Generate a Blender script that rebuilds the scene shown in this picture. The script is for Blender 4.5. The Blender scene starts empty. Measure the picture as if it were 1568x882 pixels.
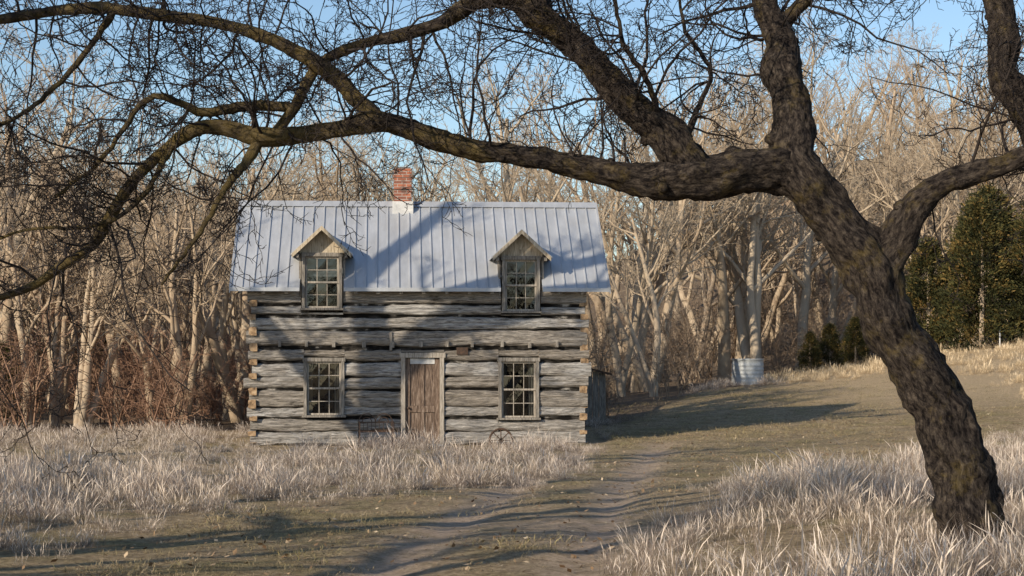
import bpy, math, random
from mathutils import Vector, Matrix, noise
R=random.Random(11)
rad=math.radians
U=R.uniform
scene=bpy.context.scene
scene.view_settings.view_transform='Standard'
scene.view_settings.look='None'
scene.view_settings.exposure=0
col=scene.collection
def clamp(v,a=0.,b=1.): return max(a,min(b,v))
def sm(t):
    t=clamp(t); return t*t*(3-2*t)
def rv():
    while True:
        v=Vector((U(-1,1),U(-1,1),U(-1,1)))
        if .05<v.length<1: return v.normalized()

# ------------------------------------------------------------ materials
class M:
    def __init__(s,name,rough=.85,spec=.25):
        s.m=bpy.data.materials.new(name); s.m.use_nodes=True
        s.t=s.m.node_tree; s.b=s.t.nodes['Principled BSDF']
        s.b.inputs['Roughness'].default_value=rough
        s.b.inputs['Specular IOR Level'].default_value=spec
        s.tc=None
    def n(s,ty,**k):
        x=s.t.nodes.new(ty)
        for a,v in k.items(): setattr(x,a,v)
        return x
    def l(s,a,b): s.t.links.new(a,b)
    def coord(s,kind='Object',scale=(1,1,1),attr=None):
        if attr:
            a=s.n('ShaderNodeAttribute'); a.attribute_name=attr; o=a.outputs['Vector']
        else:
            a=s.n('ShaderNodeTexCoord'); o=a.outputs[kind]
        mp=s.n('ShaderNodeMapping'); mp.inputs['Scale'].default_value=scale
        s.l(o,mp.inputs['Vector']); return mp.outputs[0]
    def noise(s,vec,scale,detail=5,rough=.6,dist=0):
        x=s.n('ShaderNodeTexNoise'); x.inputs['Scale'].default_value=scale
        x.inputs['Detail'].default_value=detail; x.inputs['Roughness'].default_value=rough
        x.inputs['Distortion'].default_value=dist
        s.l(vec,x.inputs['Vector']); return x.outputs['Fac']
    def ramp(s,fac,stops):
        x=s.n('ShaderNodeValToRGB'); e=x.color_ramp.elements
        while len(e)<len(stops): e.new(.5)
        for i,(p,c) in enumerate(stops):
            e[i].position=p; e[i].color=(c[0],c[1],c[2],1) if len(c)==3 else c
        s.l(fac,x.inputs[0]); return x.outputs[0]
    def mix(s,fac,a,b,mode='MIX'):
        x=s.n('ShaderNodeMix',data_type='RGBA',blend_type=mode)
        for v,sock in ((fac,x.inputs[0]),(a,x.inputs[6]),(b,x.inputs[7])):
            if isinstance(v,(int,float)): sock.default_value=v
            elif isinstance(v,tuple): sock.default_value=(v[0],v[1],v[2],1)
            else: s.l(v,sock)
        return x.outputs[2]
    def math(s,op,a,b):
        x=s.n('ShaderNodeMath',operation=op)
        for v,sock in ((a,x.inputs[0]),(b,x.inputs[1])):
            if isinstance(v,(int,float)): sock.default_value=v
            else: s.l(v,sock)
        return x.outputs[0]
    def attr(s,name):
        a=s.n('ShaderNodeAttribute'); a.attribute_name=name; return a.outputs['Fac']
    def rand(s): return s.n('ShaderNodeObjectInfo').outputs['Random']
    def color(s,c):
        if isinstance(c,tuple): s.b.inputs['Base Color'].default_value=(c[0],c[1],c[2],1)
        else: s.l(c,s.b.inputs['Base Color'])
    def bump(s,h,strength=.5,dist=.02):
        x=s.n('ShaderNodeBump'); x.inputs['Strength'].default_value=strength
        x.inputs['Distance'].default_value=dist
        s.l(h,x.inputs['Height']); s.l(x.outputs[0],s.b.inputs['Normal'])

def g(v): return (v,v,v)
# foreground bark
m=M('bark_near',.9,.15)
v=m.coord(attr='barkco',scale=(1,1,.45))
n1=m.noise(v,32,8,.75,.3); c=m.ramp(n1,[(.40,(.008,.006,.006)),(.48,(.036,.028,.024)),(.57,(.078,.062,.05)),(.68,(.16,.13,.105))])
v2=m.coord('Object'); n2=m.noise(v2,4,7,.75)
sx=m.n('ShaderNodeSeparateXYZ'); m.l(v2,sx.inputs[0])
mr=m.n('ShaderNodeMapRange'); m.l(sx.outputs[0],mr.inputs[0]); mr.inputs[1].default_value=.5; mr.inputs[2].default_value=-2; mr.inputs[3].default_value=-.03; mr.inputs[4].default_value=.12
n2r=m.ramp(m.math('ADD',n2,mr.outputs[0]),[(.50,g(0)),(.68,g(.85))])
c=m.mix(n2r,c,m.mix(.5,c,(.30,.22,.075)))  # lichen tint, stronger on left limbs: their sunlit yellow painted into the bark
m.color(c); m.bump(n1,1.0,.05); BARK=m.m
m=M('twig_near',.85,.2); m.color((.032,.025,.022)); TWIG=m.m
# background bark, varied per tree
m=M('bark_distant',.9,.1)
n1=m.noise(m.coord('Object'),3,3)
c=m.ramp(m.rand(),[(0,(.27,.185,.125)),(.35,(.37,.275,.19)),(.7,(.43,.35,.26)),(1,(.24,.175,.12))])
c=m.mix(m.ramp(n1,[(.3,g(.05)),(.7,g(.75))]),c,(.52,.43,.32)); m.color(c); BARKB=m.m
def brushmat(name,st):
    m=M(name,.9,.1); m.color(m.ramp(m.rand(),st)); return m.m
BRUSH=brushmat('brush_twigs',[(0,(.17,.12,.085)),(.5,(.26,.195,.14)),(1,(.34,.265,.195))])
BRUSHR=brushmat('red_brush_twigs',[(0,(.17,.095,.065)),(.5,(.26,.155,.105)),(1,(.33,.215,.15))])
# grass
def grassmat(name,stops,tip,low):
    m=M(name,.85,.12)
    oi=m.n('ShaderNodeObjectInfo')
    ln=m.noise(oi.outputs['Location'],.8,4,.65)
    f=m.math('ADD',m.math('MULTIPLY',oi.outputs['Random'],.4),m.math('MULTIPLY',m.math('SUBTRACT',ln,.27),1.4))
    c=m.ramp(f,stops)
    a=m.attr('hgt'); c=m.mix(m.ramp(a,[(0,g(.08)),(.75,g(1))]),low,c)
    t=m.attr('tone'); c=m.mix(t,c,tip); m.color(c); return m.m
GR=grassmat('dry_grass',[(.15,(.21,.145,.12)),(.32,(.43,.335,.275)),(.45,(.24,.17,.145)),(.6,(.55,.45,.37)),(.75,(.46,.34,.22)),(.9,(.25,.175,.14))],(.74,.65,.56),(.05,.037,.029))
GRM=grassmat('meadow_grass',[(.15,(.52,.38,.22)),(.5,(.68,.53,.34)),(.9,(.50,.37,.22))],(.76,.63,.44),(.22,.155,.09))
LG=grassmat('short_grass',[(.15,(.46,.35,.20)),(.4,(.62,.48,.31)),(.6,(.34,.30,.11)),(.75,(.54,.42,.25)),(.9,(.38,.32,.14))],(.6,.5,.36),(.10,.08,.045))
# ground
m=M('ground_soil',.95,.1)
v=m.coord('Object'); nb=m.noise(v,.7,6,.65); nf=m.noise(v,16,8,.75); nm=m.noise(v,3.0,6,.7)
c=m.ramp(nf,[(.34,(.16,.115,.07)),(.5,(.45,.335,.20)),(.66,(.68,.54,.36))])
c=m.mix(m.ramp(nb,[(.47,g(0)),(.62,g(.6))]),c,m.ramp(nf,[(.35,(.13,.115,.045)),(.65,(.42,.35,.155))]))
c=m.mix(m.ramp(nm,[(.38,g(.6)),(.5,g(0))]),c,(.20,.15,.095))
dirt=m.mix(m.ramp(nf,[(.35,g(0)),(.65,g(1))]),(.42,.305,.22),(.72,.57,.44))
c=m.mix(m.math('MULTIPLY',m.attr('dirt'),m.ramp(nm,[(.35,g(.35)),(.55,g(1))])),c,dirt)
c=m.mix(m.attr('meadow'),c,m.ramp(nf,[(.3,(.40,.29,.17)),(.7,(.68,.53,.35))]))
c=m.mix(m.attr('wood'),c,m.ramp(nf,[(.3,(.09,.065,.045)),(.7,(.29,.22,.155))]))
m.color(c); m.bump(nf,1,.10); GROUND=m.m
m=M('dry_leaves',.8,.2)
m.color(m.ramp(m.attr('tone'),[(0,(.12,.07,.035)),(.5,(.32,.21,.12)),(1,(.55,.44,.30))])); LEAF=m.m
# weathered log
m=M('weathered_log',.9,.15)
v=m.coord(attr='woodco',scale=(.5,5,5)); n1=m.noise(v,7,8,.75,.4)
vb=m.coord(attr='woodco',scale=(.35,1,1)); n2=m.noise(vb,3,5,.65); n3=m.noise(m.coord(attr='woodco',scale=(.22,6,6)),14,5,.8,.2)
t=m.attr('tone')
c0=m.ramp(n1,[(.34,(.055,.05,.048)),(.43,(.27,.26,.25)),(.56,(.50,.48,.455)),(.70,(.76,.73,.69))])
c1=m.ramp(n1,[(.34,(.03,.026,.022)),(.43,(.17,.15,.128)),(.57,(.34,.30,.255)),(.72,(.54,.48,.41))])
c=m.mix(t,c0,c1)
c=m.mix(m.ramp(n2,[(.46,g(0)),(.66,g(.8))]),c,c1)
c=m.mix(m.ramp(n3,[(.36,g(.95)),(.44,g(0))]),c,(.018,.015,.013))
m.color(c); m.bump(n1,1,.035); LOG=m.m
m=M('log_end',.9,.1)
n1=m.noise(m.coord('Object'),9,6); c=m.ramp(n1,[(.3,(.08,.055,.035)),(.5,(.33,.22,.13)),(.7,(.52,.38,.24))]); m.color(c); m.bump(n1,.8,.02); LOGEND=m.m
m=M('chinking',.95,.1)
n1=m.noise(m.coord('Object',scale=(.5,1,1)),6,6); m.color(m.ramp(n1,[(.45,(.010,.009,.008)),(.58,(.05,.045,.04)),(.66,(.34,.315,.285))])); m.bump(n1,.8,.02); CHINK=m.m
def wood(name,a,b,c_,sc=(6,6,.6)):
    m=M(name,.8,.2); n1=m.noise(m.coord('Object',scale=sc),7,6,.7,.3)
    m.color(m.ramp(n1,[(.33,a),(.52,b),(.72,c_)])); m.bump(n1,.6,.01); return m.m
TRIM=wood('trim_wood',(.07,.062,.052),(.25,.225,.195),(.42,.385,.34))
RAKE=wood('rake_board',(.20,.155,.11),(.50,.42,.31),(.68,.60,.47))
SASH=wood('sash_paint',(.16,.14,.12),(.38,.335,.28),(.58,.53,.46))
DOOR=wood('door_wood',(.05,.034,.026),(.17,.12,.09),(.40,.315,.25))
m=M('roof_metal',.45,.5); m.b.inputs['Metallic'].default_value=.25
n1=m.noise(m.coord('Object',scale=(1,.25,.25)),5,5); n2=m.noise(m.coord('Object'),1.3,3)
c=m.ramp(n1,[(.3,(.40,.415,.44)),(.7,(.53,.545,.57))]); c=m.mix(m.ramp(n2,[(.45,g(0)),(.75,g(.4))]),c,(.36,.35,.33))
m.color(c); m.bump(n2,.15,.02); ROOF=m.m
m=M('galvanised_steel',.55,.4); m.b.inputs['Metallic'].default_value=.15
n1=m.noise(m.coord('Object'),5,5); m.color(m.ramp(n1,[(.3,(.34,.36,.37)),(.7,(.52,.54,.55))])); GALV=m.m
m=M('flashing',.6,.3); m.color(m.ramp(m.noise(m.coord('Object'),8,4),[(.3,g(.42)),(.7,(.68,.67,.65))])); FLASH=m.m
m=M('chimney_brick',.9,.15)
tc=m.n('ShaderNodeTexCoord'); sp=m.n('ShaderNodeSeparateXYZ'); m.l(tc.outputs['Object'],sp.inputs[0])
cb=m.n('ShaderNodeCombineXYZ'); m.l(m.math('ADD',sp.outputs[0],sp.outputs[1]),cb.inputs[0]); m.l(sp.outputs[2],cb.inputs[1])
br=m.n('ShaderNodeTexBrick'); m.l(cb.outputs[0],br.inputs['Vector'])
for k,vv in (('Scale',1),('Brick Width',.215),('Row Height',.075),('Mortar Size',.008)): br.inputs[k].default_value=vv
br.inputs['Color1'].default_value=(.42,.15,.085,1); br.inputs['Color2'].default_value=(.24,.10,.07,1); br.inputs['Mortar'].default_value=(.40,.35,.31,1)
n1=m.noise(tc.outputs['Object'],7,5)
m.color(m.mix(m.ramp(n1,[(.48,g(0)),(.62,g(.8))]),br.outputs[0],(.10,.07,.06))); m.bump(br.outputs['Fac'],-.5,.01); BRICK=m.m
# old glass
m=M('old_glass',.04,.5)
tr=m.n('ShaderNodeBsdfTransparent'); tr.inputs[0].default_value=(.38,.40,.40,1)
gl=m.n('ShaderNodeBsdfGlossy'); gl.inputs['Roughness'].default_value=.02; gl.inputs[0].default_value=(.9,.9,.9,1)
bp=m.n('ShaderNodeBump'); bp.inputs['Strength'].default_value=.08; bp.inputs['Distance'].default_value=.02
m.l(m.noise(m.coord('Object'),4,2),bp.inputs['Height']); m.l(bp.outputs[0],gl.inputs['Normal'])
mx=m.n('ShaderNodeMixShader'); mx.inputs[0].default_value=.09
m.l(tr.outputs[0],mx.inputs[1]); m.l(gl.outputs[0],mx.inputs[2]); m.l(mx.outputs[0],m.t.nodes['Material Output'].inputs[0]); GLASS=m.m
m=M('curtain_cloth',.9,.1); m.color(m.ramp(m.noise(m.coord('Object',scale=(20,1,1)),3,2),[(.3,(.30,.26,.22)),(.7,(.55,.51,.46))])); CURT=m.m
m=M('dark_interior',.95,.05); m.color(m.ramp(m.noise(m.coord('Object'),2,3),[(.3,(.01,.009,.008)),(.7,(.025,.022,.02))])); DARK=m.m
m=M('rusty_iron',.7,.4); m.color(m.ramp(m.noise(m.coord('Object'),20,4),[(.3,(.03,.022,.018)),(.7,(.11,.06,.035))])); IRON=m.m
m=M('field_stone',.9,.2); m.color(m.ramp(m.noise(m.coord('Object'),6,5),[(.3,(.16,.15,.14)),(.7,(.38,.36,.34))])); STONE=m.m
def fol(name,stops):
    m=M(name,.8,.2); c=m.ramp(m.attr('tone'),stops); m.color(c); return m.m
CEDAR=fol('cedar_foliage',[(0,(.018,.022,.010)),(.5,(.05,.052,.018)),(.8,(.12,.095,.03)),(1,(.24,.15,.05))])

# ------------------------------------------------------------ mesh accumulation
class B:
    def __init__(s): s.v=[]; s.f=[]; s.mi=[]; s.at={}
    def obj(s,name,mats,parent=None,smooth=False,bevel=0,loc=None):
        me=bpy.data.meshes.new(name); me.from_pydata(s.v,[],s.f)
        for mm in mats: me.materials.append(mm)
        if s.mi and len(s.mi)==len(s.f): me.polygons.foreach_set('material_index',s.mi)
        if smooth: me.polygons.foreach_set('use_smooth',[True]*len(s.f))
        for k,(ty,d) in s.at.items():
            a=me.attributes.new(k,ty,'POINT')
            if ty=='FLOAT': a.data.foreach_set('value',d)
            else: a.data.foreach_set('vector',[c for q in d for c in q])
        me.update()
        o=bpy.data.objects.new(name,me); col.objects.link(o)
        if parent: o.parent=parent
        if loc: o.location=loc
        if bevel:
            b=o.modifiers.new('bevel','BEVEL'); b.width=bevel; b.segments=2; b.limit_method='ANGLE'
        return o
def empty(name,loc=(0,0,0)):
    o=bpy.data.objects.new(name,None); col.objects.link(o); o.location=loc; return o
def box(b,x0,x1,y0,y1,z0,z1,mi=0):
    i=len(b.v)
    b.v+=[(x0,y0,z0),(x1,y0,z0),(x1,y1,z0),(x0,y1,z0),(x0,y0,z1),(x1,y0,z1),(x1,y1,z1),(x0,y1,z1)]
    b.f+=[(i,i+3,i+2,i+1),(i+4,i+5,i+6,i+7),(i,i+1,i+5,i+4),(i+1,i+2,i+6,i+5),(i+2,i+3,i+7,i+6),(i+3,i,i+4,i+7)]
    b.mi+=[mi]*6
def prism(b,poly,ext,mi=0):
    i=len(b.v); n=len(poly)
    b.v+=[tuple(p) for p in poly]+[tuple(Vector(p)+Vector(ext)) for p in poly]
    b.f.append(tuple(range(i+n-1,i-1,-1))); b.f.append(tuple(range(i+n,i+2*n)))
    for k in range(n): b.f.append((i+k,i+(k+1)%n,i+n+(k+1)%n,i+n+k))
    b.mi+=[mi]*(n+2)
def tube(b,pts,rs,sides,mi=0,cap=False,bark=False,disp=0.):
    base=len(b.v); n=len(pts); along=0
    co=b.at['barkco'][1] if bark else None
    for i,p in enumerate(pts):
        if i==0: d=pts[1]-pts[0]
        elif i==n-1: d=pts[i]-pts[i-1]
        else: d=pts[i+1]-pts[i-1]
        d.normalize()
        if i==0:
            a=d.cross(Vector((0,1,0)) if abs(d.y)<.8 else Vector((1,0,0))).normalized()
        else:
            a=(a-d*a.dot(d)).normalized(); along+=(pts[i]-pts[i-1]).length
        c=d.cross(a); r=rs[i]
        for k in range(sides):
            t=2*math.pi*k/sides; ct=math.cos(t); st=math.sin(t); q=a*ct+c*st; rr=r
            if disp:
                s_=p+q*r
                rr=r*(1+disp*noise.noise(s_*5.5)+disp*.6*noise.noise(s_*13)+ .05*math.sin(3*t+along*1.5))
                if r>.06:
                    e=noise.noise(Vector((ct*r*24,st*r*24,along*6)))+.6*noise.noise(Vector((ct*r*55,st*r*55,along*16)))
                    rr+=.015*e-.014*max(0,.12-abs(e))*6
            w=p+q*rr; b.v.append((w.x,w.y,w.z))
            if bark: co.append((ct*r,st*r,along))
    for i in range(n-1):
        for k in range(sides):
            k2=(k+1)%sides
            b.f.append((base+i*sides+k,base+i*sides+k2,base+(i+1)*sides+k2,base+(i+1)*sides+k)); b.mi.append(mi)
    if cap:
        b.f.append(tuple(base+(n-1)*sides+k for k in range(sides))); b.mi.append(mi)
def grow(b,p,d,L,r,l,P):
    n=P['seg'][l]; pts=[p]; rs=[r]; cur=p; dd=d.normalized(); re=max(r*P['tap'][l],P['min']*.6)
    upv=Vector((0,0,P['up'][l])); j=P['jit'][l]
    for i in range(n):
        dd=(dd+rv()*j+upv).normalized(); cur=cur+dd*(L/n); pts.append(cur); rs.append(r+(re-r)*(i+1)/n)
    bark=('barkco' in b.at)
    tube(b,pts,rs,P['sides'][l],mi=P.get('mi',0),bark=bark)
    if l<P['max']:
        k=P['nch'][l]; st=P['start'][l]
        for q in range(k):
            t=st+(1-st)*(q+R.random())/k; x=t*n; i=min(int(x),n-1); f=x-i
            pp=pts[i].lerp(pts[i+1],f); sg=(pts[i+1]-pts[i]).normalized()
            pr=sg.cross(rv()).normalized(); a=rad(U(*P['ang'][l]))
            nd=sg*math.cos(a)+pr*math.sin(a)
            ri=rs[i]+(rs[i+1]-rs[i])*f
            grow(b,pp,nd,L*P['lf'][l]*(1-.45*t)*U(.65,1.25),max(ri*P['rf'][l],P['min']),l+1,P)

# ------------------------------------------------------------ terrain
def trk(x,y):
    cx=-.35+.10*(y-13) if y<26 else .95+.12*(y-26)
    return min(abs(x-cx-off) for off in (-.8,.75))
def gz(x,y):
    b=-.43*clamp((y-13)/27)
    b+=1.87*clamp((x+2)/22,0,1.5)*sm((y-30)/38)
    b+=.5*sm((x-11)/8)*sm((y-50)/18)
    b+=.22*sm((x-1.0)/2.4)*sm((27-y)/9)*sm((y-4)/6)
    b+=.06*sm((-x-3)/3)*sm((24-y)/8)
    b+=6*sm((y-84)/60)+4*sm((-x-12)/30)*sm((y-60)/60)+9*sm((x+4)/34)*sm((y-88)/60)
    b+=.05*noise.noise(Vector((x*.35,y*.35,0)))+.028*noise.noise(Vector((x*1.7,y*1.7,3)))
    if 8<y<45 and abs(x)<5: b-=.05*math.exp(-(trk(x,y)/.25)**2)
    return b
lawn=[(-4.6,4),(-4.0,12),(-3.7,14.8),(-3.4,18.3),(-2.0,21.6),(.6,25.0),(1.3,28),(1.6,34),(2.2,39),(2.9,47),(3,57),(8,63),(14,63),(15,55),(14,46),(9.6,38),(5.0,31),(3.0,25),(1.9,20.5),(1.15,17),(.6,13.4),(.2,4)]
def inpoly(x,y,p=lawn):
    c=False; j=len(p)-1
    for i in range(len(p)):
        xi,yi=p[i]; xj,yj=p[j]
        if (yi>y)!=(yj>y) and x<(xj-xi)*(y-yi)/(yj-yi)+xi: c=not c
        j=i
    return c
def segd(x,y):
    best=9
    for i in range(len(lawn)):
        ax,ay=lawn[i-1]; bx,by=lawn[i]; dx,dy=bx-ax,by-ay
        t=clamp(((x-ax)*dx+(y-ay)*dy)/(dx*dx+dy*dy)); best=min(best,math.hypot(x-ax-t*dx,y-ay-t*dy))
    return best
def dirtf(x,y):
    e=math.exp(-(trk(x,y)/.36)**2)*sm((44-y)/8)
    e=max(e,.9*math.exp(-((x-.75)**2/.8+(y-18.0)**2/6)))
    return clamp(e)
def meadow(x,y): return sm((x-8)/4)*sm((y-46)/8) if y<90 else 0
def edge(x,y):
    return 47 if x<3 else (47+ (x-3)*4.4 if x<8.5 else 71+(x-8.5)*.35)
def axis(a,b_,lo,hi,fine,coarse):
    o=[]; x=a
    while x<b_:
        o.append(x)
        if lo<=x<=hi: x+=fine
        else:
            dd=min(abs(x-lo),abs(x-hi)); x+=min(coarse,fine+dd*.12)
    o.append(b_); return o
xs=axis(-600,600,-12,14,.2,30); ys=axis(-200,900,8,50,.22,30)
b=B(); dirt=[]; wd=[]; md=[]
for y in ys:
    for x in xs:
        b.v.append((x,y,gz(x,y))); dirt.append(dirtf(x,y) if 0<y<60 else 0)
        wd.append(sm((y-edge(x,y)+1)/3)); md.append(meadow(x,y)*.85)
W=len(xs)
for j in range(len(ys)-1):
    for i in range(W-1): b.f.append((j*W+i,j*W+i+1,(j+1)*W+i+1,(j+1)*W+i))
b.at={'dirt':('FLOAT',dirt),'wood':('FLOAT',wd),'meadow':('FLOAT',md)}
b.obj('ground',[GROUND],smooth=True)

# ------------------------------------------------------------ instancing helper
def scatter(name,protos,pl,mats):
    top=empty(name)
    for k,pb in enumerate(protos):
        b=B()
        for (pi,x,y,z,s,tl) in pl:
            if pi!=k: continue
            a=U(0,6.283); nrm=(Vector((0,0,1))+Vector((U(-1,1),U(-1,1),0))*tl).normalized()
            t=nrm.cross(Vector((math.cos(a),math.sin(a),0))).normalized(); u=nrm.cross(t)
            c=Vector((x,y,z)); h=s/2; i=len(b.v)
            for sx,sy in ((-1,-1),(1,-1),(1,1),(-1,1)):
                q=c+t*h*sx+u*h*sy; b.v.append(tuple(q))
            b.f.append((i,i+1,i+2,i+3))
        if not b.f: continue
        inst=b.obj(name+'_patch',mats,parent=top)
        inst.instance_type='FACES'; inst.use_instance_faces_scale=True
        inst.show_instancer_for_render=False; inst.show_instancer_for_viewport=False
        pb.parent=inst
    return top
def clump(name,nb,h0,h1,spread,w,mat,lean=.35,heads=.25):
    b=B(); hg=[]; tn=[]
    for i in range(nb):
        a=U(0,6.283); r=spread*math.sqrt(R.random()); x=r*math.cos(a); y=r*math.sin(a)
        h=h0+(h1-h0)*R.random()**2.0; a2=a+U(-1,1); ln=U(.02,lean)*h; ww=w*U(.6,1.2); fa=U(0,3.14); wx=math.cos(fa)*ww; wy=math.sin(fa)*ww
        head=R.random()<heads; i0=len(b.v); S=4
        for k in range(S+1):
            t=k/S; q=ln*t*t*1.3; cx=x+math.cos(a2)*q+U(-.008,.008); cy=y+math.sin(a2)*q+U(-.005,.005); cz=h*(t-.12*t*t*(ln/h)*2)
            wk=(1-t*.85) if not head else (.55 if k<3 else (2.8 if k==3 else .3))
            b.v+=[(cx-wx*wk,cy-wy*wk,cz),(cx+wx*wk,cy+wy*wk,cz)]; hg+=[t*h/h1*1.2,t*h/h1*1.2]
            tv=U(0,.15) if not head else (.75 if k>=3 else .1); tn+=[tv,tv]
        for k in range(S): j=i0+k*2; b.f.append((j,j+1,j+3,j+2))
    b.at={'hgt':('FLOAT',hg),'tone':('FLOAT',tn)}
    return b.obj(name,[mat])
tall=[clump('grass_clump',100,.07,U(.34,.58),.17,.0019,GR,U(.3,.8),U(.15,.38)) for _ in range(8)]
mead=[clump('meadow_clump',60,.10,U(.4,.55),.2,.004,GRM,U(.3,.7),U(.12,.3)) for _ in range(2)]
pl=[]; pm=[]
def housefp(x,y): return -6.3<x<2.1 and 40.0<y<46.5
def tryg(n,x0,x1,y0,y1,smin,smax):
    for _ in range(n):
        y=U(y0,y1); x=U(x0,x1)
        if abs(x)>.31*y+1.5: continue
        jx=x+.3*noise.noise(Vector((x*.9,y*.9,5))); jy=y+.7*noise.noise(Vector((x*.7,y*.7,9)))
        if inpoly(jx,jy) or housefp(x,y) : continue
        if y>edge(x,y)+2: continue
        d=noise.noise(Vector((x*.7,y*.5,1)))+.6*noise.noise(Vector((x*1.8,y*1.3,4)))
        if d<-.15 and R.random()<.7: continue
        e=sm(segd(x,y)/1.1)
        s=U(smin,smax)*(.82+1.05*max(-.5,d))*(.5+.5*e)
        if x<-1 and 28<y<38.3: s*=.85-.33*sm((y-31)/7)
        if x<0 and y<19: s*=.85
        if R.random()<.01: s*=1.4
        if meadow(x,y)>.5: pm.append((R.randrange(2),x,y,gz(x,y)-.02,s,.2))
        else: pl.append((R.randrange(8),x,y,gz(x,y)-.02,s,.2))
tryg(5600,-9,11,10,26,.45,1.05)
tryg(8500,-14,15,26,48,.45,.95)
tryg(6500,-2,26,48,76,.4,.85)
scatter('tall_grass',tall,pl,[GR])
scatter('meadow_grass',mead,pm,[GRM])
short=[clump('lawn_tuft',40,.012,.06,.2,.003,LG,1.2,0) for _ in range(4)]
pl=[]
for _ in range(8500):
    y=12+36*R.random()**1.4; x=U(-4.8,15)
    if inpoly(x,y) and abs(x)<.31*y+1:
        nn=noise.noise(Vector((x*.9,y*.6,8)))+.5*noise.noise(Vector((x*3,y*2,2)))
        if R.random()<dirtf(x,y)*1.2 or nn<-.12: continue
        pl.append((R.randrange(4),x,y,gz(x,y),U(.5,1.0)*(1+1.6*max(0,nn)),.15))
for _ in range(2500):
    y=U(40,68); x=U(2,24)
    if inpoly(x,y): pl.append((R.randrange(4),x,y,gz(x,y),U(1.0,2.0),.15))
scatter('mown_grass',short,pl,[LG])
b=B(); tn=[]
for _ in range(12000):
    y=11+40*R.random()**1.3; x=U(-12,13)
    if abs(x)>.3*y+1 or not inpoly(x,y): continue
    s=U(.012,.04); c=Vector((x,y,gz(x,y)+U(.005,.03))); u=rv(); u.z*=.4; u.normalize(); w=u.cross(Vector((U(-.6,.6),U(-.6,.6),1))).normalized()
    i=len(b.v)
    for q in (u*s,w*s*.6,-u*s,-w*s*.6): b.v.append(tuple(c+q))
    b.f.append((i,i+1,i+2,i+3)); t=R.random(); tn+=[t]*4
b.at={'tone':('FLOAT',tn)}
b.obj('leaf_litter',[LEAF])

# ------------------------------------------------------------ woodland
def treeP(**k):
    P=dict(seg=[9,6,4,3,2],tap=[.25,.3,.35,.4,.5],jit=[.13,.24,.28,.3,.3],up=[.05,.08,.05,.03,0],
           nch=[9,7,6,4],start=[.3,.2,.15,.15],ang=[(20,55),(25,55),(25,60),(25,65)],lf=[.58,.55,.5,.5],rf=[.62,.58,.5,.5],
           sides=[8,5,4,3,3],min=.009,max=4); P.update(k); return P
trees=[]
for i in range(6):
    b=B(); h=U(9.5,12.5)
    P=treeP(); r0=U(.18,.29)
    if i%2: # forked low
        P['start']=[.35,.2,.15,.15]; P['nch']=[6,6,6,4]
        for q in range(3 if i==3 else 2):
            grow(b,Vector((U(-.1,.1),U(-.1,.1),-.3)),Vector((U(-.5,.5),U(-.4,.4),1)),h*U(.75,.95),r0*U(.65,.95),0,P)
    else: grow(b,Vector((0,0,-.3)),Vector((U(-.12,.12),U(-.1,.1),1)),h,r0,0,P)
    o=b.obj('tree_proto',[BARKB],smooth=True); trees.append(o.data); bpy.data.objects.remove(o)
woods=empty('distant_trees')
def put(me,x,y,s,par,name,zr=None,tilt=.04):
    o=bpy.data.objects.new(name,me); col.objects.link(o); o.location=(x,y,gz(x,y)-.05); o.scale=(s*U(.9,1.1),s*U(.9,1.1),s)
    o.rotation_euler=(U(-tilt,tilt),U(-tilt,tilt),U(0,6.28) if zr is None else zr)
    if par: o.parent=par
    return o
cnt=0
while cnt<210:
    y=48+80*R.random()**1.3; x=U(-.34*y-3,.34*y+5)
    if y<edge(x,y)+.5 or (x<3 and y<48.5): continue
    cen=-.15<x/y<.09
    if cen and y>66 and R.random()<.7: continue
    s=U(.75,1.15)
    if y<54 : s*=U(.5,.85)
    if x<-8: s*=.88
    if cen and y<60: s*=.85
    put(trees[R.randrange(6)],x,y,s,woods,'woodland_tree'); cnt+=1
shr=[]
for i in range(4):
    b=B()
    P=treeP(seg=[4,3,3,2],tap=[.4]*4,jit=[.25,.3,.35,.4],up=[.06,.04,.02,0],nch=[6,5,3],start=[.15]*3,ang=[(25,60)]*3,lf=[.5]*3,rf=[.6]*3,sides=[4,3,3,3],min=.007,max=3)
    for k in range(8): grow(b,Vector((U(-.5,.5),U(-.5,.5),-.1)),Vector((U(-.5,.5),U(-.5,.5),1)),U(1.5,3.2),U(.015,.03),0,P)
    o=b.obj('brush_proto',[BRUSH]); shr.append(o.data); bpy.data.objects.remove(o)
shl=[]
for me in shr:
    m2=me.copy(); m2.materials.clear(); m2.materials.append(BRUSHR); shl.append(m2)
thick=empty('brush_thicket')
for _ in range(330):
    y=47+55*R.random()**1.4; x=U(-.34*y-3,.34*y+4)
    if y<edge(x,y)+1: continue
    put((shl if x<-5+U(-1.5,1.5) else shr)[R.randrange(4)],x,y,U(.6,1.4),thick,'brush')
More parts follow.
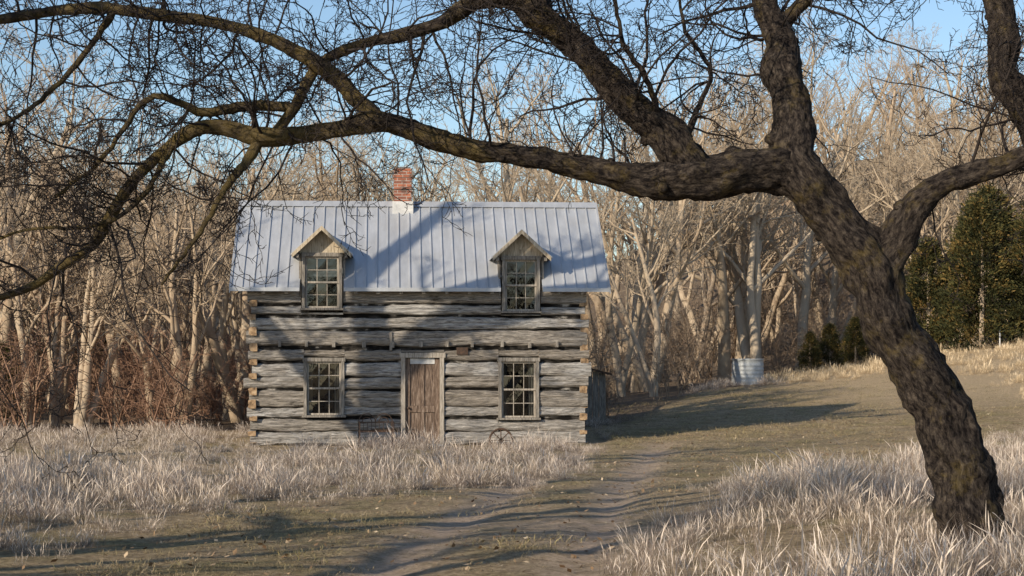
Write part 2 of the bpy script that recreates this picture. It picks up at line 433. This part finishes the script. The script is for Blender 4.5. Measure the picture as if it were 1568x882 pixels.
def cedar(name,h,w,loc,seed):
    b=B(); tn=[]
    tube(b,[Vector((0,0,-.2)),Vector((.05,0,h*.5)),Vector((0,.05,h*.9))],[.12,.07,.015],6); b.mi=[1]*len(b.mi); tn+=[0]*len(b.v)
    for c in range(int(260*h/5)):
        t=R.random()**.85; z=.1+t*(h-.15); rr=w*(1-t)**.55*(.8+.5*noise.noise(Vector((z*1.3,seed,c%7)))); a=U(0,6.283); q=rr*math.sqrt(U(.1,1))
        cc=Vector((q*math.cos(a),q*math.sin(a),z)); out=Vector((math.cos(a),math.sin(a),.55)).normalized(); base=U(0,.85)
        for k in range(70):
            p=cc+rv()*U(0,.45); s=U(.04,.10); d=(out+rv()*.6).normalized(); sd=d.cross(rv()).normalized()
            i=len(b.v)
            for v_ in (p-sd*s*.35,p+d*s*1.3-sd*s*.25,p+d*s*1.8,p+sd*s*.35): b.v.append(tuple(v_))
            b.f.append((i,i+1,i+2,i+3)); b.mi.append(0); tv=clamp(base+U(-.2,.3)); tn+=[tv]*4
    b.at={'tone':('FLOAT',tn)}
    return b.obj(name,[CEDAR,BARKB],loc=loc)
c1=cedar('cedar_tree',6.0,2.6,(18.9,71.0,gz(18.9,71.0)),1)
c2=cedar('cedar_tree',4.6,2.0,(17.2,73,gz(17.2,73)),2)
def linkc(src,x,y,s):
    o=bpy.data.objects.new('cedar_tree',src.data); col.objects.link(o); o.location=(x,y,gz(x,y)); o.scale=(s*1.1,s*1.1,s); o.rotation_euler=(0,0,U(0,6))
for x,y,s in ((21.2,70.6,1.0),(24,75,1.1),(-18.5,70,1.5),(-20.8,72,1.4),(20.0,74,1.1)): linkc(c1,x,y,s)
for x,y,s in ((-14.8,51,.5),(14.6,75,.42),(12.6,74.5,.36),(13.6,75.5,.4)): linkc(c2,x,y,s)

# ------------------------------------------------------------ near tree
def cat(P,step=.05):
    Q=[P[0]]+P+[P[-1]]; out=[]
    for i in range(1,len(Q)-2):
        a,b_,c,d=Q[i-1:i+3]; L=math.dist(b_[:3],c[:3]); n=max(1,int(L/step))
        for k in range(n):
            t=k/n; out.append(tuple(.5*((2*b_[j])+(-a[j]+c[j])*t+(2*a[j]-5*b_[j]+4*c[j]-d[j])*t*t+(-a[j]+3*b_[j]-3*c[j]+d[j])*t**3) for j in range(4)))
    out.append(tuple(P[-1])); return out
# limb points: image pixels (x, y, radius) scaled to metres, plus depth in metres
def LB(*a): return [((p[0]-784)*.005,p[3],1.7+(540-p[1])*.005,p[2]*.005) for p in a]
limbs={
'trunk':LB((1530,905,80,13.45),(1508,850,60,13.5),(1484,780,50,13.5),(1466,700,48,13.5),(1438,620,45,13.5),(1402,560,42,13.5),(1363,500,40,13.5),(1342,440,41,13.5),(1325,395,43,13.5),(1290,350,36,13.5),(1258,310,35,13.5),(1228,275,37,13.5),(1213,240,36,13.55),(1216,205,33,13.6),(1218,150,27,13.7),(1206,100,32,13.8),(1210,55,23,13.9),(1192,5,20,14.0),(1180,-60,17,14.1),(1150,-200,12,14.3)),
'right':LB((1340,420,30,13.5),(1375,365,28,13.45),(1395,318,24,13.4),(1430,288,20,13.35),(1480,270,17,13.3),(1530,255,15,13.2),(1600,222,12,13.1),(1700,190,8,13)),
'left':LB((1235,285,30,13.5),(1195,262,35,13.5),(1150,262,33,13.45),(1090,272,35,13.4),(1040,276,34,13.4),(980,278,25,13.4),(920,266,20,13.4),(850,249,17,13.4),(780,238,16,13.4),(730,234,16,13.4),(660,215,16,13.4),(620,198,15,13.4),(575,189,18,13.4),(520,200,12,13.4),(460,211,12,13.35),(400,215,14,13.3),(350,201,11,13.3),(310,202,11,13.3),(270,226,9,13.3),(220,272,8,13.3),(180,330,9,13.3),(150,378,8,13.3),(100,412,7,13.3),(60,440,6,13.3),(0,460,5,13.3),(-70,475,4,13.3)),
'upper':LB((1075,275,30,13.4),(1040,238,31,13.4),(1012,202,27,13.4),(975,175,26,13.4),(940,135,23,13.4),(900,90,22,13.4),(865,54,21,13.5),(828,26,24,13.5),(790,-3,18,13.5),(730,2,14,13.5),(680,33,11,13.5),(620,53,10,13.5),(560,66,8,13.5),(500,91,8,13.5),(470,130,8,13.45),(455,165,8,13.4),(425,208,8,13.35)),
'upper2':LB((828,22,20,13.5),(810,-40,18,13.6),(780,-120,14,13.8)),
'arch':LB((585,192,16,13.4),(545,152,13,13.4),(505,112,13,13.4),(460,84,11,13.4),(400,56,10,13.4),(330,38,9,13.4),(250,27,9,13.4),(170,17,9,13.4),(100,20,8,13.4),(40,31,8,13.35),(-60,50,7,13.3)),
'b1':LB((445,165,8,13.4),(380,166,8,13.35),(320,178,7,13.3),(262,156,5,13.2),(225,170,5,13.2),(200,215,4,13.15),(165,262,3.5,13.1),(110,310,3,13.0)),
'b2':LB((400,222,9,13.3),(388,252,7,13.2),(362,290,5,13.1),(335,345,4,13.0),(300,395,3,13.0),(268,440,2,13.0)),
'b3':LB((180,18,7,13.4),(150,70,5,13.35),(105,130,4,13.3),(60,175,3.5,13.2),(0,215,3,13.1)),
'b4':LB((1205,25,14,14.0),(1240,-10,11,13.9),(1290,-60,8,13.8)),
'b5':LB((1010,205,8,13.4),(990,140,4.5,13.2),(950,80,3.5,13.1),(935,20,3,13.0),(905,-40,2.5,12.9)),
'b6':LB((1040,235,8,13.4),(1070,165,4.5,13.6),(1095,100,3.8,13.8),(1060,30,3,14.0),(1050,-40,2.5,14.1)),
'b7':LB((270,228,6,13.3),(235,300,4,13.2),(170,350,3,13.1),(60,360,2.5,13.0),(-20,400,2,13.0)),
}
TP=dict(seg=[8,6,4,2],tap=[.35,.4,.5,.5],jit=[.38,.5,.5,.5],up=[.0,.02,.02,.0],nch=[6,4,3],start=[.15,.15,.15],
        ang=[(30,80),(30,80),(30,80)],lf=[.55,.6,.5],rf=[.5,.6,.7],sides=[6,4,3,3],min=.0032,max=3,mi=1)
def neartree(name,L,spawns):
    b=B(); b.at={'barkco':('FLOAT_VECTOR',[])}
    for k,P in L.items():
        q=cat(P); rmax=max(p[3] for p in P)
        pts=[Vector(p[:3]) for p in q]; rs=[p[3] for p in q]
        if rmax<.06: pts=[p+rv()*.008 for p in pts]
        tube(b,pts,rs,48 if rmax>.15 else 28 if rmax>.09 else 12 if rmax>.04 else 8,mi=0,cap=True,bark=True,disp=.22)
        if rmax>.05:
            i=10
            while i<len(pts)-5:
                if rs[i]>.045 and not (k=='trunk' and i<55):
                    d=(pts[i+1]-pts[i-1]).normalized(); pr=d.cross(rv()).normalized(); rr=rs[i]*U(.3,.5)
                    tube(b,[pts[i]+pr*rs[i]*.4,pts[i]+pr*rs[i]*.95,pts[i]+pr*rs[i]*U(1.1,1.35)],[rr*1.3,rr,rr*.5],9,cap=True,bark=True,disp=.3)
                i+=int(U(6,14))
    for (k,t0,t1,n,len0,len1,bias,r0) in spawns:
        P=L[k]; q=cat(P); m_=len(q)
        for _ in range(n):
            i=min(m_-2,int(m_*U(t0,t1))); p=Vector(q[i][:3]); d=(Vector(q[i+1][:3])-p).normalized()
            pr=d.cross(rv()).normalized(); pr=(pr+Vector(bias)+d*U(-.1,.6)).normalized()
            grow(b,p,pr,U(len0,len1),U(.6,1.2)*r0,0,TP)
    return b.obj(name,[BARK,TWIG],smooth=True)
sp=[('trunk',.72,1,16,.8,1.7,(0,0,.3),.015),('right',.3,1,16,.6,1.5,(0,0,.3),.013),
('left',.15,.5,16,.6,1.4,(0,0,1.0),.011),('left',.5,.72,20,.6,1.5,(0,0,.45),.011),('left',.72,1,28,.6,1.7,(-.2,0,0),.011),
('upper',.1,.55,24,.7,1.8,(0,0,.7),.013),('upper',.55,1,24,.5,1.4,(0,0,.2),.011),('upper2',.2,1,10,.8,1.5,(0,0,0),.013),
('arch',.1,1,44,.5,1.5,(0,0,.05),.011),('b1',.2,1,15,.4,1.1,(0,0,0),.009),('b2',.2,1,7,.3,.6,(-.2,0,-.2),.007),
('b3',.1,1,16,.5,1.2,(0,0,0),.009),('b4',.1,1,10,.8,1.5,(0,0,-.2),.012),('b5',.1,1,16,.4,1.1,(0,0,.1),.009),('b6',.1,1,18,.4,1.1,(0,0,.1),.009),('b7',.1,1,11,.3,.9,(0,0,0),.008)]
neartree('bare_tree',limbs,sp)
limbs2={'trunk':LB((1790,920,70,14),(1775,700,52,14),(1740,500,46,14),(1690,350,40,14),(1625,225,31,13.9),(1583,150,27,13.8),(1550,102,22,13.8),(1555,45,24,13.8),(1540,-20,21,13.8),(1500,-150,16,13.8)),
'b':LB((1690,350,30,14),(1750,200,24,14.2),(1800,0,18,14.4))}
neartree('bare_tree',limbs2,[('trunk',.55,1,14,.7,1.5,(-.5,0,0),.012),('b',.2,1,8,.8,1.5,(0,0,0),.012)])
# neighbouring trees out of frame to the left (they shade grass and house)
big=[]
for i in range(3):
    b=B(); P=treeP(max=3,nch=[6,5,3],start=[.35,.2,.15],jit=[.16,.28,.3,.3],lf=[.62,.58,.55],rf=[.62,.6,.55],tap=[.35,.3,.35,.4],min=.012)
    grow(b,Vector((0,0,-.3)),Vector((U(-.2,.2),U(-.2,.2),1)),11,.28,0,P)
    o=b.obj('t',[BARKB],smooth=True); big.append(o.data); bpy.data.objects.remove(o)
for i,(x,y,s) in enumerate(((-14,15,1.0),(-7.6,10.5,.85),(-13,5,1.0),(-7,6.2,.7),(-18,20,1.0),(-5.6,3.2,.6),(-12,19,1.0),(-9.3,14.5,.7))):
    put(big[i%3],x,y,s,None,'bare_tree')
b=B(); V=Vector
def limb(*p):
    q=cat([tuple(x) for x in p],.3); pts=[V(a[:3])+rv()*.03 for a in q]; tube(b,pts,[a[3] for a in q],12)
    return pts
P=treeP(max=2,nch=[6,5],start=[.2,.15],jit=[.28,.3,.3],lf=[.6,.55],rf=[.6,.55],tap=[.3,.35,.4],min=.014,seg=[5,4,3])
ls=[limb((0,0,-.4,.52),(.05,0,1,.42),(.1,0,4,.38),(0,0,7.5,.34),(-.3,.1,10,.25),(-.7,0,13,.14),(-.8,0,15,.06)),
limb((0,0,7.2,.28),(.9,-.3,8.6,.26),(2.2,-.5,9.9,.25),(3.6,-.6,11.0,.20),(5,-.6,12,.1)),
limb((1.0,-.3,8.7,.24),(2.6,-.6,9.4,.22),(4.4,-.8,10.1,.17),(6.4,-.8,10.8,.09)),
limb((0,0,5.8,.26),(-.9,.4,7.0,.22),(-1.9,.7,8.2,.18),(-3,.8,9.6,.1))]
for pts in ls:
    for k in range(6):
        i=R.randrange(len(pts)//3,len(pts)-1); grow(b,pts[i],(rv()+V((0,0,.6))).normalized(),U(1.0,2.2),U(.04,.06),0,P)
b.obj('bare_tree',[BARKB],smooth=True,loc=(-12.6,30.2,gz(-12.6,30.2)))
for _ in range(18):
    put(trees[R.randrange(6)],U(4,40),U(-50,-20),U(.8,1.1),woods,'woodland_tree')

# ------------------------------------------------------------ house
house=empty('log_house',(-2.13,40.5,-.45)); house.rotation_euler=(0,0,rad(4))
XL,XR,DY=-3.93,3.93,4.8
opens=[(-.42,.57,-.1,2.12),(-2.64,-1.71,.67,2.02),(1.82,2.76,.60,2.02),(-2.70,-1.74,3.12,9),(1.88,2.80,3.06,9)]
zs=[.0,.33,.64,.94,1.30,1.60,1.94,2.26,2.66,2.98,3.26,3.60]
NC=len(zs)-1
lb=B(); tn=[]; wc=[]
def log(b,p0,axis_,L,z0,z1,thick,tone,off,seed,mi=0):
    n=max(2,int(L/.09)); h=z1-z0; prof=[(0.055,0),(.010,.09),(-.008,.22),(-.012,.38),(-.004,.52),(-.012,.68),(-.002,.88),(.055,1),(thick,1),(thick,0)]
    i0=len(b.v); m_=len(prof)
    for k in range(n+1):
        s=L*k/n
        wob=.028*noise.noise(Vector((s*.7,seed,0))); wt=.060*noise.noise(Vector((s*.6,seed,7)))+.022*noise.noise(Vector((s*4,seed,7))); wb=.060*noise.noise(Vector((s*.6,seed,17)))+.022*noise.noise(Vector((s*4,seed,12)))
        for (d,t) in prof:
            dd=d+wob+((.022*noise.noise(Vector((s*1.6,seed,t*6)))+.014*noise.noise(Vector((s*6,seed,t*12)))) if d<thick else 0)
            zz=z0+.024+(h-.048)*t+(wt if t>.8 else wb if t<.2 else 0)
            p=Vector(p0)+Vector(axis_)*s-Vector(off)*dd
            b.v.append((p.x,p.y,zz)); tn.append(tone); wc.append((s+seed*3.1,d,zz+seed))
    for k in range(n):
        for q in range(m_):
            q2=(q+1)%m_; b.f.append((i0+k*m_+q,i0+(k+1)*m_+q,(i0+(k+1)*m_+q2),i0+k*m_+q2)); b.mi.append(0)
    b.f.append(tuple(i0+q for q in range(m_))); b.f.append(tuple(i0+n*m_+q for q in range(m_-1,-1,-1))); b.mi+=[mi,mi]
sd=1.
for c in range(NC):
    z0,z1=zs[c],zs[c+1]; sd+=1.37; tone=R.choice([0,0,.1,.3,.6,1])
    xa=XL+U(-.08,.14); xb=XR-U(-.06,.12)
    cuts=sorted(set([xa,xb]+[u for o in opens for u in o[:2] if o[2]<z1 and o[3]>z0]))
    runs=[]
    for a,b_ in zip(cuts[:-1],cuts[1:]):
        mid=(a+b_)/2; free=(z0,z1)
        for o in opens:
            if o[0]<mid<o[1] and o[2]<z1 and o[3]>z0:
                if o[2]<=z0 and o[3]>=z1: free=None
                elif o[2]>z0: free=(z0,o[2])
                else: free=(o[3],z1)
        if free is None or free[1]-free[0]<.06: continue
        if runs and runs[-1][2]==free and abs(runs[-1][1]-a)<1e-6: runs[-1][1]=b_
        else: runs.append([a,b_,free])
    for a,b_,f in runs:
        dz_=U(-.025,.025) if (f==(z0,z1) and 0<c<NC-1) else 0
        log(lb,(a,0,0),(1,0,0),b_-a,f[0]+dz_,f[1]+dz_,.19,clamp(tone+U(-.3,.3)),(0,-1,0),sd+a*.01,1)
zz=[-.0]+[(zs[i]+zs[i+1])/2 for i in range(NC)]
for side in (-1,1):
    for c in range(NC):
        z0=zz[c]; z1=zz[c+1]; sd+=1.1
        yf=-.05-U(0,.05) if side<0 else .03-U(0,.06)
        log(lb,(side*(3.90-U(0,.05)),yf,0),(0,1,0),DY+.14,z0+.06,z1-.06,.17,R.random(),(side,0,0),sd,1)
for c in range(NC):
    sd+=1.2; log(lb,(XL,DY,0),(1,0,0),XR-XL,zs[c],zs[c+1],.19,R.random(),(0,1,0),sd,1)
lb.at={'tone':('FLOAT',tn),'woodco':('FLOAT_VECTOR',wc)}
lb.obj('log_walls',[LOG,LOGEND],house)
b=B()
def wallpanels(y0,y1):
    us=sorted(set([-3.74,3.74]+[u for o in opens for u in o[:2]]))
    for a,c in zip(us[:-1],us[1:]):
        mid=(a+c)/2; segs=[(0,3.6)]
        for o in opens:
            if o[0]<mid<o[1]:
                ns=[]
                for s0,s1 in segs:
                    if o[2]>s0: ns.append((s0,min(s1,o[2])))
                    if o[3]<s1: ns.append((max(s0,o[3]),s1))
                segs=[s for s in ns if s[1]-s[0]>.01]
        for s0,s1 in segs: box(b,a,c,y0,y1,s0,s1)
wallpanels(.08,.17)
box(b,-3.84,-3.76,.05,DY-.05,0,3.6); box(b,3.76,3.84,.05,DY-.05,0,3.6); box(b,-3.7,3.7,DY-.15,DY-.05,0,3.6)
b.obj('chinking',[CHINK],house)
b=B(); box(b,-3.7,3.7,.9,1.0,0,3.5); box(b,-3.7,3.7,.2,4.5,-.02,.02); box(b,-3.6,3.6,.2,4.5,2.30,2.34)
for a,c in ((-2.72,-1.72),(1.86,2.82)): box(b,a,c,.75,.79,3.0,4.3)
b.obj('interior_partition',[DARK],house)
b=B()
x=XL-.02
while x<XR:
    w=U(.25,.5); prism(b,[(x,-.06-U(0,.04),-.35),(min(x+w,XR+.05),-.06-U(0,.04),-.35),(min(x+w,XR+.05),-.07,-.02-U(0,.03)),(x+.02,-.07,-.02)],(0,.3,0)); x+=w+.02
b.obj('foundation_stones',[STONE],house,bevel=.02)
# roof
ER,RZ,RY=-.3,5.78,2.4; EZ=3.62; SL=(RZ-EZ)/(RY-ER)
def rz(y): return EZ+(y-ER)*SL if y<=RY else RZ-(y-RY)*SL
b=B()
def slab(x0,x1,y0,y1,t=.045):
    prism(b,[(x0,y0,rz(y0)),(x0,y1,rz(y1)),(x0,y1,rz(y1)-t),(x0,y0,rz(y0)-t)],(x1-x0,0,0))
RL,RR=-4.28,4.36
dz=[(-2.72,-1.72),(1.86,2.82)]
cur=RL
for a,c in dz: slab(cur,a,ER,.10); cur=c
slab(cur,RR,ER,.10); slab(RL,RR,.1,RY); slab(RL,RR,RY,DY+.3)
nrib=34
for i in range(nrib+1):
    x=RL+.012+(RR-RL-.024)*i/nrib; y0=ER-.004
    for a,c in dz:
        if a-.03<x<c+.03: y0=.62
    for sgn,(ya,yb) in ((1,(y0,RY)),(-1,(RY,DY+.3))):
        prism(b,[(x-.012,ya,rz(ya)+.0),(x-.012,yb,rz(yb)+.0),(x-.012,yb,rz(yb)+.034),(x-.012,ya,rz(ya)+.034)],(.024,0,0))
prism(b,[(RL-.02,RY-.17,rz(RY-.17)+.040),(RL-.02,RY,RZ+.05),(RL-.02,RY+.17,rz(RY+.17)+.040),(RL-.02,RY,RZ-.02)],(RR-RL+.04,0,0))
cur=RL
for a,c in dz+[(RR,RR)]:
    box(b,cur,a,ER-.022,ER-.003,EZ-.075,EZ+.008); cur=c
for x in (RL-.022,RR+.002):
    for ya,yb in ((ER-.02,RY),(RY,DY+.32)):
        prism(b,[(x,ya,rz(ya)+.04),(x,yb,rz(yb)+.04),(x,yb,rz(yb)-.1),(x,ya,rz(ya)-.1)],(.02,0,0))
b.obj('metal_roof',[ROOF],house)
b=B()
x=-4.1
while x<4.2:
    if not any(a-.05<x+.04<c+.05 for a,c in dz):
        prism(b,[(x,ER+.05,EZ-.05),(x,.1,rz(.1)-.05),(x,.1,rz(.1)-.2),(x,ER+.05,EZ-.13)],(.08,0,0))
    x+=.52
cur=XL
for a,c in dz+[(XR,XR)]:
    box(b,cur,a,-.035,.15,3.585,3.80); cur=c
for px in (430,470,512,557,600,645,685,722,770,812,855):
    u=(px-642)*.015+U(-.02,.02); w=U(.03,.045); z=2.34+U(-.02,.02); box(b,u-w,u+w,-.055-U(0,.03),.1,z-.07,z+.06)
box(b,-.68,-.62,-.045,.1,2.2,2.62)
b.obj('rafter_and_joist_ends',[TRIM],house,bevel=.006)
b=B()
for s in (XL+.03,XR-.15):
    prism(b,[(s,.05,3.6),(s,DY-.05,3.6),(s,RY,RZ-.15)],(.12,0,0))
b.obj('gable_boards',[LOG],house)
b=B(); box(b,.86,1.12,-.04,.05,2.10,2.27); b.obj('wall_vent',[IRON],house)
tr=B(); sa=B(); gl=B(); cu=B()
def window(u0,u1,z0,z1,cw=.075,y=0.,curtain=True):
    box(tr,u0,u0+cw,y-.055,y+.1,z0+.05,z1-cw); box(tr,u1-cw,u1,y-.055,y+.1,z0+.05,z1-cw)
    box(tr,u0-.02,u1+.02,y-.06,y+.1,z1-cw,z1+.015); box(tr,u0-.035,u1+.035,y-.095,y+.1,z0,z0+.048)
    a,c,d,e=u0+cw+.002,u1-cw-.002,z0+.052,z1-cw-.002; mid=(d+e)/2; fw=.042
    for (q0,q1,yy) in ((d,mid+.018,y+.03),(mid-.018,e,y+.002)):
        box(sa,a,a+fw,yy,yy+.028,q0,q1); box(sa,c-fw,c,yy,yy+.028,q0,q1)
        box(sa,a+fw,c-fw,yy+.001,yy+.027,q0,q0+fw); box(sa,a+fw,c-fw,yy+.001,yy+.027,q1-fw,q1)
        iw=(c-a-2*fw)
        for k in (1,2):
            x=a+fw+iw*k/3; box(sa,x-.009,x+.009,yy+.004,yy+.024,q0+fw,q1-fw)
        zc=(q0+q1)/2; box(sa,a+fw,c-fw,yy+.006,yy+.022,zc-.009,zc+.009)
        for k in range(3):
            for r_ in range(2):
                xx0=a+fw+iw*k/3; xx1=a+fw+iw*(k+1)/3; h=(q1-q0-2*fw)/2; zz0=q0+fw+h*r_; zz1=zz0+h
                i=len(gl.v); t1,t2=U(-.003,.003),U(-.003,.003)
                gl.v+=[(xx0,yy+.014+t1,zz0),(xx1,yy+.014-t1,zz0),(xx1,yy+.014+t2,zz1),(xx0,yy+.014-t2,zz1)]; gl.f.append((i,i+1,i+2,i+3))
    if curtain:
        for s0,s1 in ((a,a+.12),(c-.16,c)):
            i=len(cu.v); n=10
            for k in range(n+1):
                x=s0+(s1-s0)*k/n; yy=y+.16+.015*math.sin(k*1.9); cu.v+=[(x,yy,d),(x,yy,e)]
            for k in range(n): cu.f.append((i+2*k,i+2*k+2,i+2*k+3,i+2*k+1))
for o in opens[1:3]: window(o[0],o[1],o[2],o[3])
window(-2.68,-1.76,3.12,4.42,y=-.03,curtain=False); window(1.90,2.78,3.06,4.36,y=-.03,curtain=False)
tr.obj('window_casings',[TRIM],house,bevel=.006); sa.obj('window_sashes',[SASH],house,bevel=.003)
gl.obj('window_glass',[GLASS],house); cu.obj('curtains',[CURT],house)
for uc,zt in ((-2.22,4.435),(2.34,4.375)):
    b=B(); pk=zt+.57
    prism(b,[(uc-.50,-.03,zt-.02),(uc+.50,-.03,zt-.02),(uc+.50,-.03,zt+.10),(uc,-.03,pk-.04),(uc-.50,-.03,zt+.10)],(0,.08,0),0)
    for s in (-1,1):
        x0=uc+s*.475; x0,x1=min(x0,x0+s*.05),max(x0,x0+s*.05)
        box(b,x0,x1,-.02,.9,3.45,zt+.1,1)
        e=Vector((uc+s*.70,-.30,zt-.03)); r_=Vector((uc,-.30,pk+.03))
        n=Vector((0,0,-.045)); prism(b,[e,r_,r_+n,e+n],(0,1.9,0),2)
        n2=Vector((0,0,-.10)); o1=Vector((0,-.027,-.002)); ee=e+Vector((-s*.03,0,0)); prism(b,[ee+o1,r_+o1,r_+o1+n2,ee+o1+n2],(0,.025,0),0)
        box(b,uc+s*.55-.03,uc+s*.55+.03,-.28,.0,zt-.12,zt-.04,1)
    box(b,uc-.03,uc+.03,-.06,-.03,zt+.15,pk-.1,0)
    b.obj('dormer',[RAKE,TRIM,ROOF],house)
b=B(); cx=-.36; cy=2.30
box(b,cx-.215,cx+.215,cy-.2,cy+.2,5.2,6.38); box(b,cx-.235,cx+.235,cy-.22,cy+.22,6.38,6.46); box(b,cx-.215,cx+.215,cy-.2,cy+.2,6.46,6.60)
b.obj('chimney',[BRICK],house,bevel=.006)
b=B(); box(b,cx-.18,cx+.18,cy-.165,cy+.165,6.601,6.63); b.obj('chimney_top',[IRON],house)
b=B(); box(b,cx-.25,cx+.25,cy-.25,cy+.235,5.3,5.80); b.obj('chimney_flashing',[FLASH],house)
# door
b=B()
u0,u1,zt=-.42,.57,2.12
box(b,u0,u0+.10,-.05,.12,0,zt-.09,1); box(b,u1-.10,u1,-.05,.12,0,zt-.09,1); box(b,u0-.03,u1+.03,-.055,.12,zt-.088,zt+.03,1)
box(b,u0+.02,u1-.02,-.16,.12,-.06,.045,2)
a,c=u0+.103,u1-.103; y=.015
box(b,a,a+.11,y,y+.04,.05,zt-.1); box(b,c-.11,c,y,y+.04,.05,zt-.1)
for q0,q1 in ((.05,.27),(.78,.93)): box(b,a+.111,c-.111,y+.001,y+.039,q0,q1)
box(b,a+.111,c-.111,y+.001,y+.039,zt-.23,zt-.1,2)  # pale strip across the top: sun glare painted onto the door
mx_=(a+c)/2
for q0,q1 in ((.271,.779),(.931,zt-.231)):
    box(b,mx_-.045,mx_+.045,y+.002,y+.038,q0,q1)
    box(b,a+.112,mx_-.046,y+.026,y+.036,q0,q1); box(b,mx_+.046,c-.112,y+.026,y+.036,q0,q1)
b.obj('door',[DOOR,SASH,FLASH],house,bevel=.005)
b=B(); kx=a+.07; tube(b,[Vector((kx,y,.88)),Vector((kx,y-.03,.88)),Vector((kx,y-.05,.88)),Vector((kx,y-.065,.88))],[.012,.014,.03,.018],10,cap=True)
b.obj('door_knob',[IRON],house,smooth=True)
# lean-to behind on the right
shed=empty('wood_shed',(1.35,47.8,gz(1.35,47.8)-.05))
b=B()
for k in range(14):
    x=-1.2+k*.17; hh=2.1-.045*k; box(b,x,x+.155,-.0-.01*(k%2),.03,0,hh)
for k in range(8):
    yy=.04+k*.2; box(b,1.16,1.19,yy,yy+.185,0,1.45)
box(b,-1.22,-1.2,.04,1.6,0,1.9)
b.obj('walls',[TRIM],shed)
b=B(); prism(b,[(-1.35,-.15,2.17),(1.35,-.15,1.45),(1.35,-.15,1.50),(-1.35,-.15,2.22)],(0,1.9,0)); b.obj('roof',[IRON],shed)

tk=B(); x,y=8.95,67
prof=[(.0,0),(.60,0),(.605,.04)]
for k in range(5):
    z=.16+k*.15; prof+=[(.60,z-.04),(.618,z),(.60,z+.04)]
prof+=[(.60,.96),(.625,.98),(.625,1.01),(.59,1.01),(.57,.99),(.0,1.02)]
S=40
for r_,z in prof:
    for k in range(S): t=6.2832*k/S; tk.v.append((r_*math.cos(t),r_*math.sin(t),z))
for j in range(len(prof)-1):
    for k in range(S): tk.f.append((j*S+k,j*S+(k+1)%S,(j+1)*S+(k+1)%S,(j+1)*S+k))
tk.obj('water_tank',[GALV],smooth=True,loc=(x,y,gz(x,y)-.03))
b=B()
tube(b,[Vector((0,0,-.3)),Vector((0,0,.7)),Vector((.01,0,.72))],[.03,.028,.02],8,cap=True); b.obj('fence_post',[FLASH],loc=(19.2,69.4,gz(19.2,69.4)))
b=B(); V=Vector
def arc(cx,cz,r,y,a0,a1,n=14,rr=.01): tube(b,[V((cx+r*math.cos(a0+(a1-a0)*k/n),y,cz+r*math.sin(a0+(a1-a0)*k/n))) for k in range(n+1)],[rr]*(n+1),6)
for s in (-.38,.38):
    tube(b,[V((s,-.25,0)),V((s,-.22,.4)),V((s,-.22,.6))],[.012]*3,6); tube(b,[V((s,.2,0)),V((s,.17,.4)),V((s,.24,.62))],[.012]*3,6)
    tube(b,[V((s,-.24,.6)),V((s,0,.62)),V((s,.24,.62))],[.014]*3,6)
for k in range(6): tube(b,[V((-.38,-.2+k*.08,.4)),V((.38,-.2+k*.08,.4))],[.01]*2,6)
for cx_ in (-.19,.19):
    arc(cx_,.6,.19,.24,0,math.pi); arc(cx_,.6,.11,.24,0,math.pi)
tube(b,[V((-.38,.2,.42)),V((.38,.2,.42))],[.012]*2,6); tube(b,[V((-.38,.24,.6)),V((.38,.24,.6))],[.012]*2,6)
for k in range(9): tube(b,[V((-.36+k*.09,.2,.42)),V((-.36+k*.09,.24,.6))],[.006]*2,5)
o=b.obj('garden_bench',[IRON],loc=(-3.05,39.6,gz(-3.05,39.6)-.05)); o.rotation_euler=(0,0,.15)
b=B()
n=28; tube(b,[V((.26*math.cos(6.2832*k/n),0,.26*math.sin(6.2832*k/n))) for k in range(n+1)],[.025]*(n+1),8)
tube(b,[V((0,-.06,0)),V((0,.06,0))],[.045,.045],10,cap=True)
for k in range(8): t=6.2832*k/8; tube(b,[V((0,0,0)),V((.25*math.cos(t),0,.25*math.sin(t)))],[.012]*2,6)
o=b.obj('wagon_wheel',[IRON],loc=(-.25,40.1,gz(-.25,40.1)+.12)); o.rotation_euler=(-.15,0,.1)

# ------------------------------------------------------------ light, sky, camera
el=rad(23); az=(-.68,-.73); k=math.hypot(*az)
S=Vector((az[0]/k*math.cos(el),az[1]/k*math.cos(el),math.sin(el)))
sl=bpy.data.lights.new('sun','SUN'); sl.energy=5; sl.angle=rad(.5); sl.color=(1,.87,.68)
so=bpy.data.objects.new('sun',sl); col.objects.link(so); so.rotation_euler=(-S).to_track_quat('-Z','Y').to_euler(); so.location=(-20,-20,20)
w=bpy.data.worlds.new('World'); scene.world=w; w.use_nodes=True; nt=w.node_tree
sk=nt.nodes.new('ShaderNodeTexSky'); sk.sky_type='NISHITA'; sk.sun_disc=False; sk.sun_elevation=el; sk.sun_rotation=math.atan2(S.x,S.y)%6.2832
sk.air_density=1.0; sk.dust_density=.5; sk.ozone_density=2.6
bg=nt.nodes['Background']; bg.inputs[1].default_value=.15; nt.links.new(sk.outputs[0],bg.inputs[0])
cd=bpy.data.cameras.new('camera'); cam=bpy.data.objects.new('camera',cd); col.objects.link(cam)
cam.location=(0,0,1.7); cam.rotation_euler=(rad(90),0,0); cd.lens=62; cd.sensor_width=36; cd.shift_y=99/1568.; cd.clip_end=3000
scene.camera=cam
print('faces',sum(len(o.data.polygons) for o in scene.objects if o.type=='MESH'))
